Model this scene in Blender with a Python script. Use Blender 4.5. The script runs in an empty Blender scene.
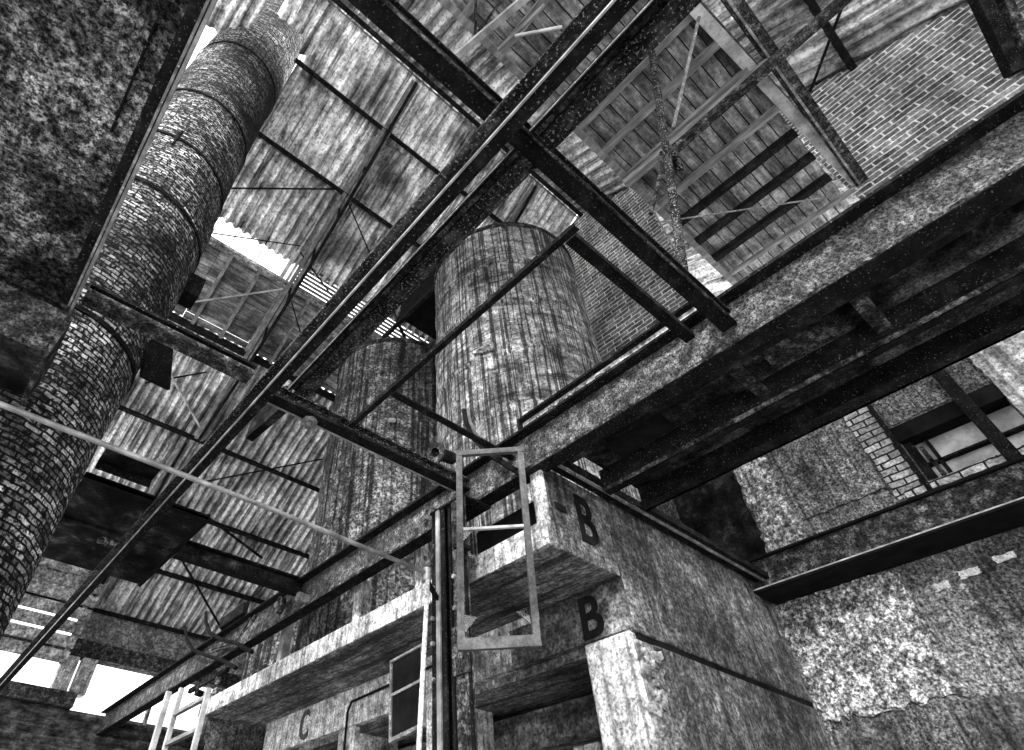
import bpy, math, random
from mathutils import Vector, Matrix
random.seed(7)
S = bpy.context.scene
COL = S.collection

# ------------------------------------------------------------------ camera
R = ((0.77816893, -0.62780234, 0.0107278), (0.44829345, 0.54325557, -0.70957489), (0.43987055, 0.55697834, 0.70418438))
F, PX, PY = 563.989, 421.56, 374.29
CAM = Vector((0, 0, 1.6))
cd = bpy.data.cameras.new('camera'); cam = bpy.data.objects.new('camera', cd); COL.objects.link(cam)
m = Matrix(((R[0][0], -R[1][0], -R[2][0]), (R[0][1], -R[1][1], -R[2][1]), (R[0][2], -R[1][2], -R[2][2]))).to_4x4()
m.translation = CAM
cam.matrix_world = m
cd.sensor_width = 36; cd.lens = F / 1024 * 36
cd.shift_x = (512 - PX) / 1024; cd.shift_y = (PY - 375) / 1024
cd.clip_start = 0.02
S.camera = cam

def A(px, py, X=None, Y=None, Z=None):
    """the point of the place seen at a pixel of the survey photograph, on a plane of the building grid"""
    c = ((px - PX) / F, (py - PY) / F, 1.0)
    d = Vector([sum(R[r][k] * c[r] for r in range(3)) for k in range(3)])
    if X is not None: t = (X - CAM.x) / d.x
    elif Y is not None: t = (Y - CAM.y) / d.y
    else: t = (Z - CAM.z) / d.z
    return CAM + d * t

# ------------------------------------------------------------------ materials
MATS = {}
def mat(name, ramp, scale=6, detail=9, rough=0.85, metal=0.0, stretch=(1, 1, 1), streak=None, blotch=None, speck=None,
        bump=(30, 0.4), brick=None, tone=False, rings=None, nrough=0.62, spec=0.15, grain=None):
    m = bpy.data.materials.new(name); m.use_nodes = True
    nt = m.node_tree; N = nt.nodes; L = nt.links
    b = N['Principled BSDF']; b.inputs['Roughness'].default_value = rough; b.inputs['Metallic'].default_value = metal
    b.inputs['Specular IOR Level'].default_value = spec
    tc = N.new('ShaderNodeTexCoord'); OBJ = tc.outputs['Object']; UV = tc.outputs['UV']
    def mapped(src, sc):
        mp = N.new('ShaderNodeMapping'); mp.inputs['Scale'].default_value = sc; L.new(src, mp.inputs['Vector']); return mp.outputs['Vector']
    def noise(src, sc, det=8, ro=0.62, dist=0.0):
        n = N.new('ShaderNodeTexNoise'); n.inputs['Scale'].default_value = sc; n.inputs['Detail'].default_value = det
        n.inputs['Roughness'].default_value = ro; n.inputs['Distortion'].default_value = dist; L.new(src, n.inputs['Vector']); return n.outputs['Fac']
    def rmp(src, stops, interp='LINEAR'):
        r = N.new('ShaderNodeValToRGB'); r.color_ramp.interpolation = interp
        el = r.color_ramp.elements
        while len(el) < len(stops): el.new(0.5)
        for e, (p, v) in zip(el, stops): e.position = p; e.color = (v, v, v, 1)
        L.new(src, r.inputs['Fac']); return r.outputs['Color']
    def mix(a, c, fac, mode='MULTIPLY'):
        x = N.new('ShaderNodeMix'); x.data_type = 'RGBA'; x.blend_type = mode
        if isinstance(fac, (int, float)): x.inputs[0].default_value = fac
        else: L.new(fac, x.inputs[0])
        for i, v in ((6, a), (7, c)):
            if isinstance(v, (int, float)): x.inputs[i].default_value = (v, v, v, 1)
            else: L.new(v, x.inputs[i])
        return x.outputs[2]
    col = rmp(noise(mapped(OBJ, stretch), scale, detail, nrough), ramp)
    if brick:
        bw, bh, mo, mv, v1, v2, amt = brick
        w = N.new('ShaderNodeMix'); w.data_type = 'VECTOR'
        nn = N.new('ShaderNodeTexNoise'); nn.inputs['Scale'].default_value = 9; nn.inputs['Detail'].default_value = 4; L.new(UV, nn.inputs['Vector'])
        sub = N.new('ShaderNodeVectorMath'); sub.operation = 'MULTIPLY_ADD'; L.new(nn.outputs['Color'], sub.inputs[0])
        sub.inputs[1].default_value = (0.03, 0.03, 0); L.new(UV, sub.inputs[2])
        br = N.new('ShaderNodeTexBrick'); br.inputs['Scale'].default_value = 1.0; br.inputs['Brick Width'].default_value = bw
        br.inputs['Row Height'].default_value = bh; br.inputs['Mortar Size'].default_value = mo; br.inputs['Mortar Smooth'].default_value = 0.25
        br.inputs['Bias'].default_value = 0.0
        br.inputs['Color1'].default_value = (v1, v1, v1, 1); br.inputs['Color2'].default_value = (v2, v2, v2, 1); br.inputs['Mortar'].default_value = (mv, mv, mv, 1)
        L.new(sub.outputs[0], br.inputs['Vector'])
        col = mix(br.outputs['Color'], col, amt, 'OVERLAY')
    if streak:
        sc, lo, hi, amt = streak
        col = mix(col, rmp(noise(mapped(OBJ, sc), 1.0, 6, 0.55), ((lo, 0.0), (hi, 1.0))), amt)
    if rings:
        sc, lo, hi, amt = rings
        col = mix(col, rmp(noise(mapped(OBJ, sc), 1.0, 5, 0.6, 0.6), ((lo, 0.0), (hi, 1.0))), amt)
    if blotch:
        sc, lo, hi, v0, v1 = blotch
        col = mix(col, rmp(noise(OBJ, sc, 5, 0.6), ((lo, v0), (hi, v1))), 1.0)
    if grain:
        sc, lo, hi, v0, v1 = grain
        col = mix(col, rmp(noise(OBJ, sc, 4, 0.7), ((lo, v0), (hi, v1))), 1.0)
    if speck:
        sc, th, v = speck
        col = mix(col, v, rmp(noise(OBJ, sc, 5, 0.7), ((th, 0.0), (min(1, th + 0.06), 1.0))), 'MIX')
    if tone:
        at = N.new('ShaderNodeAttribute'); at.attribute_name = 'tone'
        col = mix(col, at.outputs['Color'], 1.0)
    L.new(col, b.inputs['Base Color'])
    if bump:
        bp = N.new('ShaderNodeBump'); bp.inputs['Strength'].default_value = bump[1]; bp.inputs['Distance'].default_value = 0.02
        L.new(noise(OBJ, bump[0], 6, 0.65), bp.inputs['Height'])
        L.new(bp.outputs['Normal'], b.inputs['Normal'])
    MATS[name] = m
    return m

mat('black_rust', ((0.3, 0.002), (0.55, 0.009), (0.75, 0.035)), 9, speck=(85, 0.61, 0.20), bump=(80, 0.6), rough=0.95, spec=0.06)  # dark rust; also the tone for shaded flange undersides
mat('speckled_rust', ((0.36, 0.002), (0.5, 0.016), (0.66, 0.10)), 14, detail=12, nrough=0.75, stretch=(1, 0.5, 1), speck=(80, 0.57, 0.36), bump=(80, 0.8), rough=0.95, spec=0.06)
mat('steel_edge', ((0.3, 0.05), (0.55, 0.2), (0.75, 0.5)), 12, speck=(60, 0.60, 0.75), bump=(60, 0.4))
mat('grey_rust', ((0.34, 0.006), (0.5, 0.045), (0.64, 0.24)), 14, detail=13, nrough=0.76, grain=(70, 0.38, 0.58, 0.15, 1.5), blotch=(1.8, 0.36, 0.64, 0.35, 1.1), bump=(70, 0.6), rough=0.95, spec=0.06)
mat('pipe_steel', ((0.3, 0.12), (0.5, 0.25), (0.7, 0.5)), 10, rough=0.45, metal=0.3, bump=(50, 0.15))
mat('plate_rust', ((0.40, 0.008), (0.5, 0.10), (0.60, 0.40)), 13, detail=14, nrough=0.82, blotch=(1.7, 0.40, 0.62, 0.12, 1.1), grain=(60, 0.42, 0.62, 0.12, 2.2), bump=(60, 0.5), rough=0.95, spec=0.06)
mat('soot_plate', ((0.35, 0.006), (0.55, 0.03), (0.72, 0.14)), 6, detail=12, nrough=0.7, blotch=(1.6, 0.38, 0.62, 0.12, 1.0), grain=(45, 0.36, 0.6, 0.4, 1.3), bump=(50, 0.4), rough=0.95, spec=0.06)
mat('deck_plate', ((0.36, 0.008), (0.5, 0.045), (0.64, 0.2)), 5, detail=13, nrough=0.72, blotch=(2.2, 0.40, 0.6, 0.1, 1.2), grain=(70, 0.38, 0.6, 0.3, 1.4), rough=.95, spec=.06)
mat('girder_web', ((0.36, 0.01), (0.5, 0.065), (0.64, 0.24)), 13, detail=14, nrough=0.8, grain=(80, 0.40, 0.58, 0.12, 1.5), blotch=(1.8, 0.36, 0.64, 0.35, 1.3), bump=(70, 0.7))
mat('silo_steel', ((0.34, 0.06), (0.5, 0.26), (0.64, 0.7)), 9, detail=13, nrough=0.74, streak=((42, 42, 0.3), 0.44, 0.52, 0.85),
    rings=((1.6, 1.6, 11), 0.36, 0.48, 0.7), blotch=(1.3, 0.34, 0.6, 0.3, 1.0), grain=(42, 0.36, 0.58, 0.35, 1.25), speck=(40, 0.72, 0.7), bump=(26, 0.8))
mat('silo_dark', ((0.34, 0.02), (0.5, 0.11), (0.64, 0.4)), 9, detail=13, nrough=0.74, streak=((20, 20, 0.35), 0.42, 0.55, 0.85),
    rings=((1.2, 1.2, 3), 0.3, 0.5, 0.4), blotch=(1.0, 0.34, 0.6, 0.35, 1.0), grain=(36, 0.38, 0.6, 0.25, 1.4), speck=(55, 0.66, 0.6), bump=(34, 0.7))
mat('chimney_brick', ((0.38, 0.0), (0.5, 0.45), (0.62, 1.0)), 9, detail=13, nrough=0.78, brick=(0.11, 0.037, 0.007, 0.006, 0.05, 0.42, 0.68),
    blotch=(0.8, 0.40, 0.6, 0.14, 1.2), grain=(30, 0.44, 0.56, 0.06, 1.6), bump=(34, 1.0))
mat('wall_brick', ((0.38, 0.12), (0.48, 0.5), (0.58, 0.98)), 5, detail=12, nrough=0.74, brick=(0.25, 0.076, 0.009, 0.98, 0.12, 0.26, 0.85),
    blotch=(0.9, 0.36, 0.6, 0.3, 1.0), grain=(30, 0.36, 0.58, 0.5, 1.1), bump=(34, 0.7))
mat('pale_brick', ((0.34, 0.15), (0.5, 0.5), (0.66, 0.9)), 8, detail=12, nrough=0.72, brick=(0.16, 0.06, 0.008, 0.02, 0.30, 0.62, 0.7), grain=(40, 0.36, 0.58, 0.4, 1.2), bump=(34, 0.8))
mat('plaster', ((0.36, 0.03), (0.46, 0.16), (0.54, 0.36), (0.64, 0.85)), 20, detail=14, nrough=0.82, streak=((3, 26, 0.5), 0.38, 0.47, 0.6), blotch=(1.5, 0.38, 0.6, 0.3, 1.0), grain=(55, 0.40, 0.58, 0.15, 1.35), bump=(44, 1.0))
mat('plaster_rough', ((0.40, 0.05), (0.48, 0.2), (0.54, 0.5), (0.62, 0.95)), 20, detail=14, nrough=0.8, blotch=(2.2, 0.36, 0.56, 0.45, 1.25), streak=((3, 24, 0.6), 0.36, 0.5, 0.3), grain=(46, 0.42, 0.56, 0.2, 1.35), bump=(36, 1.0))
mat('concrete', ((0.36, 0.03), (0.5, 0.14), (0.62, 0.38)), 13, detail=14, nrough=0.78, streak=((17, 17, 0.7), 0.36, 0.52, 0.6), blotch=(1.2, 0.36, 0.6, 0.35, 1.0), grain=(48, 0.38, 0.58, 0.25, 1.35), bump=(36, 0.7))
mat('concrete_pale', ((0.34, 0.12), (0.48, 0.45), (0.60, 0.9)), 12, detail=14, nrough=0.76, streak=((34, 34, 0.7), 0.36, 0.5, 0.5), blotch=(2.4, 0.34, 0.5, 0.35, 1.0), grain=(50, 0.36, 0.56, 0.35, 1.2), bump=(36, 0.7))
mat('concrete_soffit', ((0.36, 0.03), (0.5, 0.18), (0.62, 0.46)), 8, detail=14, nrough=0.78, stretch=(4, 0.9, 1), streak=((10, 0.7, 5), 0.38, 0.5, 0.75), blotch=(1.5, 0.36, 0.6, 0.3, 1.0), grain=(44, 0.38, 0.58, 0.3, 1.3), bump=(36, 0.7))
mat('corrugated', ((0.36, 0.14), (0.45, 0.6), (0.53, 1.0)), 1, detail=13, nrough=0.76, stretch=(7, 2.0, 2.0), blotch=(1.2, 0.38, 0.54, 0.3, 1.0), streak=((26, 1.1, 1.1), 0.38, 0.48, 0.7), tone=True, grain=(20, 0.38, 0.54, 0.45, 1.15), bump=(30, 0.4), rough=0.7)
mat('corrugated_dark', ((0.34, 0.008), (0.5, 0.07), (0.66, 0.22)), 6, detail=10, grain=(22, 0.36, 0.56, 0.4, 1.2), bump=(24, 0.4), tone=True)
mat('timber', ((0.34, 0.08), (0.5, 0.22), (0.66, 0.5)), 5, detail=10, nrough=0.66, stretch=(0.6, 3, 3), blotch=(2.2, 0.36, 0.6, 0.35, 1.1), tone=True, grain=(30, 0.36, 0.6, 0.6, 1.15), bump=(40, 0.3))
mat('joist', ((0.34, 0.08), (0.5, 0.16), (0.66, 0.28)), 5, detail=8, stretch=(4, 0.7, 4), bump=(40, 0.2))
mat('pale_timber', ((0.34, 0.2), (0.5, 0.36), (0.66, 0.55)), 5, detail=7, nrough=0.5, grain=(40, 0.30, 0.5, 0.7, 1.05), bump=(40, 0.3))
mat('lintel_concrete', ((0.36, 0.06), (0.5, 0.24), (0.64, 0.6)), 9, detail=13, nrough=0.76, blotch=(1.3, 0.34, 0.6, 0.4, 1.0), grain=(24, 0.38, 0.58, 0.3, 1.3), bump=(30, 0.6))
mat('flat_black', ((0.3, 0.003), (0.7, 0.012)), 8, bump=(40, 0.3), rough=0.95, spec=0.06)  # black of the lettering, also given to dark voids and shaded flanges
mat('faded_paint', ((0.3, 0.02), (0.7, 0.10)), 20, bump=(40, 0.3))
mat('white_paint', ((0.3, 0.35), (0.5, 0.7), (0.7, 0.95)), 16, grain=(50, 0.36, 0.56, 0.4, 1.1), bump=(40, 0.6))
mat('frame_grey', ((0.34, 0.05), (0.5, 0.085), (0.66, 0.14)), 9, grain=(60, 0.34, 0.58, 0.6, 1.1), bump=(60, 0.2))
mat('floor', ((0.3, 0.10), (0.5, 0.2), (0.7, 0.3)), 3, bump=(12, 0.3))
mat('reflector', ((0.3, 0.6), (0.5, 0.75), (0.7, 0.85)), 3, bump=(12, 0.3))
mat('cloud_glass', ((0.34, 0.12), (0.5, 0.28), (0.64, 0.6)), 3, detail=6, rough=0.3, spec=0.5, bump=None)
g = mat('clear_glass', ((0.3, 0.8), (0.7, 0.95)), 4, rough=0.05, bump=None)
g.node_tree.nodes['Principled BSDF'].inputs['Transmission Weight'].default_value = 1.0

# ------------------------------------------------------------------ mesh helper
class MB:
    def __init__(s): s.v = []; s.f = []; s.t = []; s.uv = {}
    def face(s, idx, tone=1.0, uv=None):
        if uv: s.uv[len(s.f)] = uv
        s.f.append(tuple(idx)); s.t.append(tone)
    def pts(s, ps):
        b = len(s.v); s.v += [Vector(p) for p in ps]; return b
    def box(s, x0, x1, y0, y1, z0, z1, tone=1.0):
        b = s.pts([(x, y, z) for z in (z0, z1) for y in (y0, y1) for x in (x0, x1)])
        for q in ((0, 2, 3, 1), (4, 5, 7, 6), (0, 1, 5, 4), (2, 6, 7, 3), (0, 4, 6, 2), (1, 3, 7, 5)): s.face([b + i for i in q], tone)
        return s
    def prism(s, prof, p0, p1, up=(0, 0, 1), tone=1.0):
        p0 = Vector(p0); p1 = Vector(p1); a = (p1 - p0).normalized(); u = Vector(up)
        if abs(a.dot(u)) > 0.99: u = Vector((1, 0, 0))
        u = (u - a * a.dot(u)).normalized(); w = a.cross(u); n = len(prof)
        b = s.pts([p0 + w * x + u * y for x, y in prof] + [p1 + w * x + u * y for x, y in prof])
        for i in range(n):
            j = (i + 1) % n; s.face((b + i, b + j, b + n + j, b + n + i), tone)
        s.face([b + i for i in reversed(range(n))], tone); s.face([b + n + i for i in range(n)], tone)
        return s
    def bar(s, p0, p1, w, h, up=(0, 0, 1), off=(0, 0), tone=1.0):
        x, y = off
        return s.prism([(x - w / 2, y - h / 2), (x + w / 2, y - h / 2), (x + w / 2, y + h / 2), (x - w / 2, y + h / 2)], p0, p1, up, tone)
    def angle(s, p0, p1, w, h, t, up=(0, 0, 1), flip=1):
        pr = [(0, 0), (w, 0), (w, t), (t, t), (t, h), (0, h)]
        if flip < 0: pr = [(-x, y) for x, y in reversed(pr)]
        return s.prism(pr, p0, p1, up)
    def cyl(s, p0, p1, r0, r1=None, n=12):
        r1 = r0 if r1 is None else r1
        p0 = Vector(p0); p1 = Vector(p1); a = (p1 - p0).normalized(); u = Vector((0, 0, 1)) if abs(a.z) < 0.9 else Vector((1, 0, 0))
        u = (u - a * a.dot(u)).normalized(); w = a.cross(u)
        c = [(math.cos(2 * math.pi * i / n), math.sin(2 * math.pi * i / n)) for i in range(n)]
        b = s.pts([p0 + (w * x + u * y) * r0 for x, y in c] + [p1 + (w * x + u * y) * r1 for x, y in c])
        for i in range(n):
            j = (i + 1) % n; s.face((b + i, b + j, b + n + j, b + n + i))
        s.face([b + i for i in reversed(range(n))]); s.face([b + n + i for i in range(n)])
        return s
    def tube(s, ps, r, n=8):
        ps = [Vector(p) for p in ps]; rows = []; u = None
        for i, p in enumerate(ps):
            a = (ps[min(i + 1, len(ps) - 1)] - ps[max(i - 1, 0)]).normalized()
            if u is None: u = Vector((0, 0, 1)) if abs(a.z) < 0.9 else Vector((1, 0, 0))
            u = (u - a * a.dot(u)).normalized(); w = a.cross(u)
            rows.append(s.pts([p + (w * math.cos(2 * math.pi * k / n) + u * math.sin(2 * math.pi * k / n)) * r for k in range(n)]))
        for b, c in zip(rows, rows[1:]):
            for k in range(n): s.face((b + k, b + (k + 1) % n, c + (k + 1) % n, c + k))
        s.face([rows[0] + k for k in reversed(range(n))]); s.face([rows[-1] + k for k in range(n)])
        return s
    def build(s, name, material, parent=None, loc=None, smooth=False, bevel=0):
        if parent is not None: o0 = Vector(parent.matrix_basis.translation) if parent.parent is None else Vector(parent['_o'])
        elif loc is not None: o0 = Vector(loc)
        else:
            lo = [min(v[k] for v in s.v) for k in range(3)]; hi = [max(v[k] for v in s.v) for k in range(3)]
            o0 = Vector(((lo[0] + hi[0]) / 2, (lo[1] + hi[1]) / 2, lo[2]))
        me = bpy.data.meshes.new(name); me.from_pydata([tuple(v - o0) for v in s.v], [], s.f)
        at = me.attributes.new('tone', 'FLOAT_COLOR', 'FACE')
        for i, t in enumerate(s.t): at.data[i].color = (t, t, t, 1)
        ul = me.uv_layers.new(name='UVMap')
        for p in me.polygons:
            cu = s.uv.get(p.index); n = p.normal
            k = max(range(3), key=lambda q: abs(n[q]))
            for c, li in enumerate(p.loop_indices):
                v = s.v[me.loops[li].vertex_index]
                ul.data[li].uv = cu[c] if cu else ((v.y, v.z) if k == 0 else (v.x, v.z) if k == 1 else (v.x, v.y))
            p.use_smooth = smooth
        me.materials.append(MATS[material])
        o = bpy.data.objects.new(name, me); COL.objects.link(o)
        if parent is not None: o.parent = parent
        else: o.location = o0
        if bevel:
            md = o.modifiers.new('bevel', 'BEVEL'); md.width = bevel; md.segments = 2; md.limit_method = 'ANGLE'
        o['_o'] = tuple(o0)
        return o

def tag(o, label, cat=None, group=None, kind=None):
    if label: o['label'] = label
    if cat: o['category'] = cat
    if group: o['group'] = group
    if kind: o['kind'] = kind
    return o
def thing(name, label, cat, loc, group=None):
    o = bpy.data.objects.new(name, None); COL.objects.link(o); o.location = Vector(loc); o.empty_display_size = 0.1
    o.matrix_basis = Matrix.Translation(Vector(loc))
    return tag(o, label, cat, group)
def single(name, mb, material, label, cat, group=None, **k):
    return tag(mb.build(name, material, **k), label, cat, group)
def struct(name, mb, material, label, parent=None, **k):
    return tag(mb.build(name, material, parent, **k), label, None if parent else 'building', None, 'structure')
def letter(txt, size, depth, origin, xdir, updir, offset=0.0, sx=1.0):
    """flat lettering as a mesh; origin = lower left corner, in the plane (xdir, updir)"""
    c = bpy.data.curves.new('lettering', 'FONT'); c.body = txt; c.size = size; c.extrude = depth; c.offset = offset; c.resolution_u = 4
    o = bpy.data.objects.new('lettering', c); COL.objects.link(o)
    bpy.context.view_layer.update()
    me = bpy.data.meshes.new_from_object(o.evaluated_get(bpy.context.evaluated_depsgraph_get()))
    mb = MB(); xd = Vector(xdir).normalized(); ud = Vector(updir).normalized(); nd = xd.cross(ud)
    mb.pts([Vector(origin) + xd * v.co.x * sx + ud * v.co.y + nd * v.co.z for v in me.vertices])
    for p in me.polygons: mb.face(list(p.vertices))
    bpy.data.objects.remove(o); bpy.data.curves.remove(c); bpy.data.meshes.remove(me)
    return mb
def ibeam(name, label, cat, p0, p1, w, h, tf=0.018, tw=0.014, group=None, mats=('black_rust', 'grey_rust', 'black_rust'), up=(0, 0, 1)):
    """p0-p1 run along the middle of the lower face"""
    t = thing(name, label, cat, p0, group)
    MB().bar(p0, p1, w, tf, up, (0, tf / 2)).build('bottom_flange', mats[0], t)  # by default flanges are black for their shade, the web greyer as lit
    MB().bar(p0, p1, tw, h - 2 * tf, up, (0, h / 2)).build('web', mats[1], t)
    MB().bar(p0, p1, w, tf, up, (0, h - tf / 2)).build('top_flange', mats[2], t)
    return t

# ------------------------------------------------------------------ setting
XR, X0, X1, YR, ZS, YF = 5.39, 2.48, 3.14, 1.895, 3.22, 11.2
RY, RZ, TF, TN = 2.33, 10.83, 0.6, 0.447     # ridge, slopes
def zf(y): return RZ - TF * (y - RY)
def zn(y): return RZ - TN * (RY - y)

struct('floor', MB().box(-2.6, 9, -6, 14, -0.1, 0), 'floor', 'bare concrete floor of the works')
struct('floor', MB().box(-26, -2.6, -14, 16, -0.12, -.02), 'reflector', 'unseen pale ground added as a light yard outside the open side of the hall')  # added out of view to bounce light up onto the roof

def gable_piece(y0, y1, z0):       # brick panel up to the roof line
    mb = MB(); ys = [y0] + ([RY] if y0 < RY < y1 else []) + [y1]
    top = [(y, (zf(y) if y > RY else zn(y)) + 0.02) for y in ys]
    ring = [(y0, z0)] + [(y1, z0)] + list(reversed(top))
    n = len(ring)
    b = mb.pts([(XR, y, z) for y, z in ring] + [(XR + 0.1, y, z) for y, z in ring])
    mb.face([b + i for i in reversed(range(n))]); mb.face([b + n + i for i in range(n)])
    for i in range(n):
        j = (i + 1) % n; mb.face((b + i, b + j, b + n + j, b + n + i))
    return mb
wr = thing('wall_right', 'tall brick and plaster wall behind the silos and the steel platform', 'building', (XR, 2, 0)); wr['kind'] = 'structure'
gable_piece(1.22, YF, 5.35).build('upper_brickwork', 'wall_brick', wr)
gable_piece(-5.5, -0.60, 5.35).build('gable_brickwork', 'wall_brick', wr)
MB().box(XR, XR + 0.1, -0.60, 1.22, 5.35, 6.3).build('opening_brickwork', 'wall_brick', wr)
base = MB()
base.box(XR, XR + 0.3, 0.42, YF, 0, 5.35).box(XR, XR + 0.3, -5.5, -0.3, 0, 5.35).box(XR, XR + 0.3, -0.3, 0.42, 0, 4.12).box(XR, XR + 0.3, -0.3, 0.42, 4.66, 5.35)
base.build('lower_wall', 'plaster', wr)
# raised plaster coats, brick patches and the window recess
def skin(name, y0, y1, z0, z1, material, th=0.02, rag=0.0, n=26):
    th = th * .6; rag = rag * .6; mb = MB(); ring = []
    for i in range(n): ring.append((y0 + (y1 - y0) * i / n, z0 + rag * random.uniform(-1, 1)))
    for i in range(n): ring.append((y1 + rag * random.uniform(-1, 1), z0 + (z1 - z0) * i / n))
    for i in range(n): ring.append((y1 + (y0 - y1) * i / n, z1 + rag * random.uniform(-1, 1)))
    for i in range(n): ring.append((y0 + rag * random.uniform(-1, 1), z1 + (z0 - z1) * i / n))
    k = len(ring); b = mb.pts([(XR - th, y, z) for y, z in ring] + [(XR + 0.001, y, z) for y, z in ring])
    mb.face([b + i for i in reversed(range(k))])
    for i in range(k):
        j = (i + 1) % k; mb.face((b + i, b + j, b + k + j, b + k + i))
    return mb.build(name, material, wr)
skin('brick_patch', 0.44, 0.66, 4.10, 5.34, 'pale_brick', 0.012, 0.02)
skin('brick_sill', -0.32, 0.6, 4.055, 4.135, 'pale_brick', 0.05, 0.004)
skin('plaster_coat', 0.68, 1.36, 4.22, 5.06, 'plaster', 0.035, 0.012)
skin('plaster_coat', 1.40, 1.72, 3.9, 5.3, 'plaster_rough', 0.02, 0.02)
skin('dark_panel', 1.74, 2.4, 3.9, 5.3, 'soot_plate', 0.02, 0.03)  # flat dark skin over this stretch of the wall
skin('plaster_coat', -0.12, 0.40, 4.69, 5.3, 'plaster', 0.025, 0.015)
skin('plaster_coat', -2.5, -0.31, 4.14, 5.34, 'concrete_pale', 0.06, 0.012)
skin('plaster_coat', 0.95, 1.88, 2.76, 3.62, 'plaster_rough', 0.025, 0.04)
skin('plaster_coat', -1.2, 1.0, 1.2, 2.72, 'concrete', 0.04, 0.012)
skin('plaster_coat', 1.45, 1.86, 1.6, 2.70, 'concrete', 0.03, 0.008)
for y, z, w, h in ((0.55, 3.45, .12, .05), (0.33, 3.48, .12, .045), (0.1, 3.5, .14, .06), (0.74, 3.42, .1, .05), (1.05, 3.0, .07, .1)):
    skin('bare_patch', y - w / 2, y + w / 2, z - h / 2, z + h / 2, 'white_paint', .012, .012, 5)
hb = MB()
for k in range(7): hb.box(XR - .066, XR - .058, -.52 + random.uniform(-.06, .06), -.47 + random.uniform(-.05, .05), 5.12 + k * .012, 5.14 + k * .014)
hb.build('broken_hole', 'flat_black', wr)
wn = thing('window_1', 'recessed window with cloud-mottled panes below a black lintel in the right wall', 'window', (XR, 0.06, 4.1)); wn['kind'] = 'structure'
MB().box(XR + 0.12, XR + 0.16, -0.3, 0.42, 4.12, 4.66).build('pane', 'cloud_glass', wn)  # cloud reflection put into the mottled colour of the pane
fr = MB().box(XR + 0.06, XR + 0.12, -0.3, 0.42, 4.3, 4.318).box(XR + 0.06, XR + 0.12, 0.26, 0.285, 4.12, 4.5).box(XR + 0.03, XR + 0.12, 0.36, 0.42, 4.12, 4.66)
fr.build('window_frame', 'black_rust', wn)
MB().box(XR - 0.03, XR + 0.2, -0.34, 0.46, 4.52, 4.66).build('lintel', 'flat_black', wn)  # black lintel block, also filling in the dark void above the panes
rv = MB(); rv.prism([(0, 0), (.11, 0), (0, .14)], (XR + .02, .30, 4.14), (XR + .02, .33, 4.14)); rv.prism([(0, 0), (.1, 0), (0, .12)], (XR + .02, .31, 4.32), (XR + .02, .34, 4.32))
rv.build('shutter', 'grey_rust', wn)

# far wall, with its openings to the daylight
wf = thing('wall_far', 'patched far wall with bright openings above dark corrugated sheets', 'building', (2.5, YF, 0)); wf['kind'] = 'structure'
k = (YF) / 12.3
def FZ(z): return 1.6 + (z - 1.6) * k
def FX(x): return x * k
mb = MB().box(-.6, FX(1.5), YF, YF + .2, FZ(5.35), FZ(5.0)) ; 
mb = MB().box(FX(1.75), XR, YF, YF + .2, FZ(5.35), FZ(5.86)); mb.build('plaster_band', 'lintel_concrete', wf)
MB().box(-.6, XR, YF - .08, YF + .2, FZ(5.08), FZ(5.35)).build('lintel', 'grey_rust', wf, bevel=.01)
MB().box(-.6, FX(2.15), YF - .1, YF + .1, FZ(4.28), FZ(4.5)).build('sill_beam', 'grey_rust', wf)
p = MB().box(FX(1.72), FX(1.98), YF, YF + .2, FZ(4.5), FZ(5.08)).box(FX(2.03), FX(2.28), YF - .05, YF + .2, FZ(4.5), FZ(5.08)); p.build('pier', 'concrete_pale', wf, bevel=.01)
MB().box(FX(3.42), FX(3.47), YF, YF + .12, FZ(4.2), FZ(5.08)).build('post', 'lintel_concrete', wf)
MB().box(FX(4.6), XR, YF, YF + .2, FZ(4.2), FZ(5.08)).build('brick_infill', 'pale_brick', wf)
MB().box(-.6, FX(.75), YF, YF + .2, FZ(4.5), FZ(5.08)).build('pier', 'concrete_pale', wf)
c = MB(); n = 34
z0, z1 = 0.0, FZ(4.28)
rows = []
for i in range(n * 4 + 1):
    z = z0 + (z1 - z0) * i / (n * 4); y = YF + .03 + .04 * math.cos(i * math.pi / 2)
    rows.append(c.pts([(-3, y, z), (XR, y, z)]))
for a, b in zip(rows, rows[1:]): c.face((a, a + 1, b + 1, b))
c.build('corrugated_sheet', 'corrugated_dark', wf)

# ------------------------------------------------------------------ roof
def corr(mb, x0, x1, y0, y1, zfun, holes=(), pitch=0.14, amp=0.042, sag=0.02, lift=0.0, edge=True, tones=(0.6, 1.15), rag=0.0):
    nx = max(2, int((x1 - x0) / pitch * 8)); sheets = {}
    ny = max(3, int(abs(y1 - y0) / 0.16)); rows = []
    jag = [random.uniform(-rag, rag) for _ in range(nx // 40 + 2)]
    for j in range(ny + 1):
        r = []
        for i in range(nx + 1):
            x = x0 + (x1 - x0) * i / nx; f = j / ny
            y = y0 + (y1 - y0) * f + jag[i // 40] * f
            r.append((x, y, zfun(y) + amp * math.cos(2 * math.pi * (x - x0) / pitch) + lift * (1 - f) + 0.006 * math.sin(x * 7.3 + y * 5.1) + 0.012 * math.sin(x * 1.7 + j * 1.3)))
        rows.append(mb.pts(r))
    for j in range(ny):
        for i in range(nx):
            x = x0 + (x1 - x0) * (i + .5) / nx; y = y0 + (y1 - y0) * (j + .5) / ny
            if any(h(x, y) for h in holes): continue
            s = i // 40
            if s not in sheets: sheets[s] = random.uniform(*tones)
            a, b = rows[j], rows[j + 1]
            mb.face((a + i, a + i + 1, b + i + 1, b + i), sheets[s])
CX, CY, CR = -0.355, 3.68, 0.55
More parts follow.
